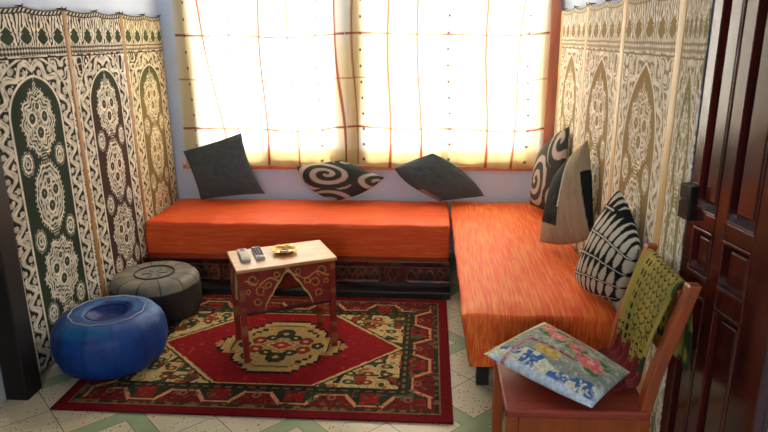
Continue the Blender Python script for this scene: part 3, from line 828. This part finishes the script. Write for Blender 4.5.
pg, prof2 = pouf('pouf', 'low grey and black leather pouf with stitched star top, behind the blue one', -1.668, 3.49, .265, .262, grey_col, M['leather_g'], 12, .006, zb=.012, sharp=3.6)
MB().tube([(.115*math.cos(2*PI*k/60), .115*math.sin(2*PI*k/60), .2635) for k in range(61)], .005, 6).build('stitched_ring', M['black'], pg)
for k in range(6):
    a = k*PI/3+.2
    MB().tube([(.02*math.cos(a), .02*math.sin(a), .2570), (.075*math.cos(a+.12), .075*math.sin(a+.12), .2575)], .0022, 5).build('centre_stitching', M['black'], pg)

# ------------------------------------------------------------------ chair
ch = thing('chair', 'orange-brown wooden chair with red-brown seat at the lower right, shawl over its back', 'chair', (.5, 2.08, 0))
sv = [(.262, 1.862), (.735, 1.872), (.745, 2.31), (.262, 2.325)]
V = [(x, y, .418) for x, y in sv]+[(x, y, .450) for x, y in sv]
mesh('seat', V, [(3, 2, 1, 0), (4, 5, 6, 7), (0, 1, 5, 4), (1, 2, 6, 5), (2, 3, 7, 6), (3, 0, 4, 7)], M['seat'], ch, world=True, bevel=.009, seg=3)
for y in (1.895, 2.29):
    MB().lohi((.31, y-.011, .345), (.72, y+.011, .417)).build('apron', M['wood_orange'], ch, world=True, bevel=.003)
MB().lohi((.279, 1.92, .345), (.300, 2.27, .417)).build('apron', M['wood_orange'], ch, world=True, bevel=.003)
for y in (1.895, 2.29):
    MB().lohi((.268, y-.02, 0), (.308, y+.02, .417)).build('leg', M['wood_orange'], ch, world=True, bevel=.004)
for y in (1.905, 2.298):
    # rear leg runs on into the raked back post
    m = MB(); prof_ = [(.745, 0), (.722, .42), (.742, .56), (.830, .895)]
    n0 = 0; Vp = []
    for x, z in prof_:
        for dx, dy in ((-.020, -.022), (.020, -.022), (.020, .022), (-.020, .022)): Vp.append((x+dx, y+dy, z))
    Fp = [(3, 2, 1, 0), (12, 13, 14, 15)]
    for i in range(3):
        for k in range(4): Fp.append((i*4+k, i*4+(k+1) % 4, i*4+4+(k+1) % 4, i*4+4+k))
    mesh('back_post', Vp, Fp, M['wood_orange'], ch, world=True, bevel=.006)
MB().prism((.808, 1.928, .835), (.808, 2.275, .835), (.010, 0, .003), (-.006, 0, .028)).build('top_rail', M['wood_orange'], ch, world=True, bevel=.004)
MB().prism((.772, 1.928, .655), (.772, 2.275, .655), (.008, 0, .003), (-.006, 0, .022)).build('back_slat', M['wood_orange'], ch, world=True, bevel=.004)
MB().lohi((.30, 1.888, .17), (.752, 1.902, .20)).build('stretcher', M['wood_orange'], ch, world=True, bevel=.003)
MB().lohi((.30, 2.284, .17), (.752, 2.298, .20)).build('stretcher', M['wood_orange'], ch, world=True, bevel=.003)

# shawl over the chair back
def shawl():
    root = thing('shawl', 'yellow-green and black patterned shawl draped over the chair back', 'shawl', (.84, 2.1, .87))
    path = [(.690, .470), (.722, .474), (.736, .50), (.740, .60), (.748, .70), (.764, .78), (.786, .855), (.806, .888), (.824, .888), (.838, .860), (.848, .79), (.852, .70), (.854, .62), (.855, .57)]
    path = np.array(path)
    d = np.r_[0, np.cumsum(np.hypot(*np.diff(path, axis=0).T))]; Ltot = d[-1]
    nv, nu = 220, 150
    s = np.linspace(0, Ltot, nv); px = np.interp(s, d, path[:, 0]); pz = np.interp(s, d, path[:, 1])
    k = np.ones(9)/9; pxs = np.convolve(np.pad(px, 4, mode='edge'), k, 'valid'); pzs = np.convolve(np.pad(pz, 4, mode='edge'), k, 'valid')
    U, S = np.meshgrid(np.linspace(0, 1, nu), s)
    X = np.repeat(pxs[:, None], nu, 1); Z = np.repeat(pzs[:, None], nu, 1)
    front = ss(.50, .25, S)                               # 1 on the front hang
    ylo = 1.932+.05*ss(.30, .02, S); yhi = 2.270+.0*S
    Y = ylo+(yhi-ylo)*U
    fold = .010*np.sin(U*17+S*5)*ss(.46, .2, S)+.008*np.sin(U*13+2)*ss(.52, .7, S)
    X = X-np.abs(fold)*ss(.46, .2, S)+np.abs(fold)*ss(.52, .7, S)-.004*(1-U)*front; Z = Z+.006*np.sin(U*8)*np.exp(-((S-.44)/.06)**2)*0
    u = U*.40; v = S
    yel = (.66, .58, .26); grn = (.46, .44, .16)
    col = mixc(yel, grn, vnoise(U*3, S*7, 5)); col = mixc(col, (.70, .62, .34), ss(.5, .9, vnoise(U*5+3, S*9, 6))*.5)
    # net of scales
    cw = .042; rw = np.floor(v/.030); cu = (u/cw+.5*(rw % 2)) % 1-.5; cv = (v/.030) % 1
    net = ss(.16, .07, np.abs(cv-(.15+2.6*cu**2)))
    inn = (U > .10) & (U < .66) & (v > .19) & (v < .52)
    col = mixc(col, (.10, .10, .06), net*inn*.9)
    for (uu) in (.72, .80): col = mixc(col, (.12, .11, .07), ss(.010, .005, np.abs(U-uu)*.4)*(np.sin(v*150) > -.2)*(v > .12))
    for vv in (.10, .13, .165): col = mixc(col, (.12, .11, .07), ss(.006, .003, np.abs(v-vv))*(np.sin(u*200) > -.3))
    bl = ss(.45, .6, vnoise(U*9, S*16, 9))*(U < .12)
    col = mixc(col, (.12, .22, .12), bl); col = mixc(col, (.14, .24, .12), ss(.5, .62, vnoise(U*10, S*20, 9))*(v > .54)*.8)
    col = mixc(col, (.42, .11, .13), ss(.135, .095, v+.03*np.sin(U*20)))
    P = np.stack([X, Y, Z], -1)
    grid('cloth', P, M['cloth'], root, col, world=True, solid=.004)
    # tasselled ends
    m = MB()
    for i in range(42):
        q = i/41; y = 1.99+.27*q; x = .690+random.uniform(-.006, .006)
        m.tube([(x, y, .478), (x-.012-.01*random.random(), y+random.uniform(-.01, .01), .468+.004*random.random()), (x-.05-.03*random.random(), y+random.uniform(-.02, .02), .458)], [.004, .005, .0035], 5)
    o = m.build('fringe', M['fringe'], root, world=True, smooth=True); o['kind'] = 'stuff'
shawl()

# ------------------------------------------------------------------ right-hand door leaf
dr = thing('door_1', None, None, (.925, 2.15, 0)); struct(dr)
D0 = Vector((.883, 2.150, 0)); D1 = Vector((.962, 1.690, 0)); dv = (D1-D0).normalized(); DL = (D1-D0).length
nrm = Vector((-dv.y, dv.x, 0)); nrm = nrm if nrm.x < 0 else -nrm      # into the room (-X)
Rm = Matrix((( dv.x, nrm.x, 0), (dv.y, nrm.y, 0), (0, 0, 1)))
def dbox(m, s0, s1, z0, z1, d0, d1):
    c = D0+dv*((s0+s1)/2)+nrm*((d0+d1)/2)+Vector((0, 0, (z0+z1)/2))
    return m.box(c, (s1-s0, d1-d0, z1-z0), Rm)
m = MB(); dbox(m, 0, DL, .01, 2.25, -.048, -.030); m.build('leaf_core', M['wood_dark'], dr, world=True)
PN = [(.048, .158), (.212, .345)]
m = MB()
for (a, b) in ((0, .048), (.158, .212), (.345, DL)): dbox(m, a, b, .01, 2.25, -.032, 0)
for (z0, z1) in ((.01, .14), (.80, .87), (1.03, 1.085), (2.13, 2.25)):
    for (a, b) in PN: dbox(m, a, b, z0, z1, -.032, -.0005)
m.build('stiles_and_rails', M['wood_dark'], dr, world=True, bevel=.004)
for (a, b) in PN:
    for (z0, z1) in ((.17, .77), (.895, 1.005), (1.12, 2.10)):
        m = MB(); dbox(m, a+.027, b-.020, z0, z1, -.032, -.006); m.build('raised_panel', M['wood_dark'], dr, world=True, bevel=.008, seg=3)
    for (z0, z1) in ((.14, .80), (.87, 1.03), (1.085, 2.13)):
        m = MB()
        for q in ((a, a+.006, z0, z1), (b-.006, b, z0, z1), (a, b, z0, z0+.010), (a, b, z1-.010, z1)): dbox(m, *q, -.032, .004)
        m.build('moulding', M['wood_dark'], dr, world=True, bevel=.0025)
m = MB(); dbox(m, -.012, .055, 1.045, 1.165, .0005, .030); m.build('rim_lock', M['metal'], dr, world=True, bevel=.004)
m = MB(); dbox(m, -.035, -.012, 1.085, 1.105, .008, .022); dbox(m, -.030, -.012, 1.125, 1.145, .008, .022); m.build('latch_bolt', M['steel'], dr, world=True, bevel=.002)
c = D0+dv*.03+nrm*.03+Vector((0, 0, 1.12))
MB().tube([tuple(c), tuple(c+nrm*.022)], .007, 8).build('lock_knob', M['steel'], dr, world=True)

for o in list(C.objects):
    g = {'cushion': 'scatter cushions on the banquettes and chair', 'curtain': 'sheer curtains over the window', 'remote control': 'remote controls on the table',
         'pouf': 'leather poufs beside the rug', 'wall hanging': 'embroidered wall hangings', 'sofa': 'corner banquettes with orange throws'}.get(o.get('category'))
    if g: o['group'] = g
# ------------------------------------------------------------------ camera
cam = bpy.data.cameras.new('camera'); co = bpy.data.objects.new('camera', cam); C.objects.link(co)
cam.sensor_fit = 'HORIZONTAL'; cam.sensor_width = 36; cam.lens = 36*629.63/768; cam.clip_start = .05
fwd = Vector((-0.0715815, 0.95886586, -0.2746859)); rgt = Vector((0.99735886, 0.0722056, -0.00785248))
up = rgt.cross(fwd)
co.matrix_world = Matrix(((rgt.x, up.x, -fwd.x, 0), (rgt.y, up.y, -fwd.y, 0), (rgt.z, up.z, -fwd.z, 1.65), (0, 0, 0, 1)))
bpy.context.scene.camera = co

# ------------------------------------------------------------------ light
wd = bpy.data.worlds.new('sky'); bpy.context.scene.world = wd; wd.use_nodes = True
bg = wd.node_tree.nodes['Background']; bg.inputs[0].default_value = (.86, .93, 1, 1); bg.inputs[1].default_value = 16.0
def portal(name, loc, rot, sx, sy):
    l = bpy.data.lights.new(name, 'AREA'); l.shape = 'RECTANGLE'; l.size = sx; l.size_y = sy; l.cycles.is_portal = True
    o = bpy.data.objects.new(name, l); C.objects.link(o); o.location = loc; o.rotation_euler = rot; return o
for a, b_ in WIN: portal('window_daylight', ((a+b_)/2, YB+.19, (WZ0+WZ1)/2), (-PI/2, 0, 0), b_-a, WZ1-WZ0)
portal('front_fill_portal', (-.3, -1.33, 1.65), (PI/2, 0, 0), .8, .9)  # fill portal for the added opening behind the camera
sn = bpy.data.lights.new('sun', 'SUN'); sn.energy = 6; sn.angle = .03; sn.color = (1, .93, .8)
so = bpy.data.objects.new('sun', sn); C.objects.link(so); so.rotation_euler = (math.radians(-52), 0, math.radians(-12))

vs = bpy.context.scene.view_settings
vs.view_transform = 'Standard'; vs.look = 'None'; vs.exposure = 0.25; vs.gamma = 1; vs.use_curve_mapping = False
bpy.context.scene.cycles.use_denoising = True
bpy.context.scene.cycles.max_bounces = 8
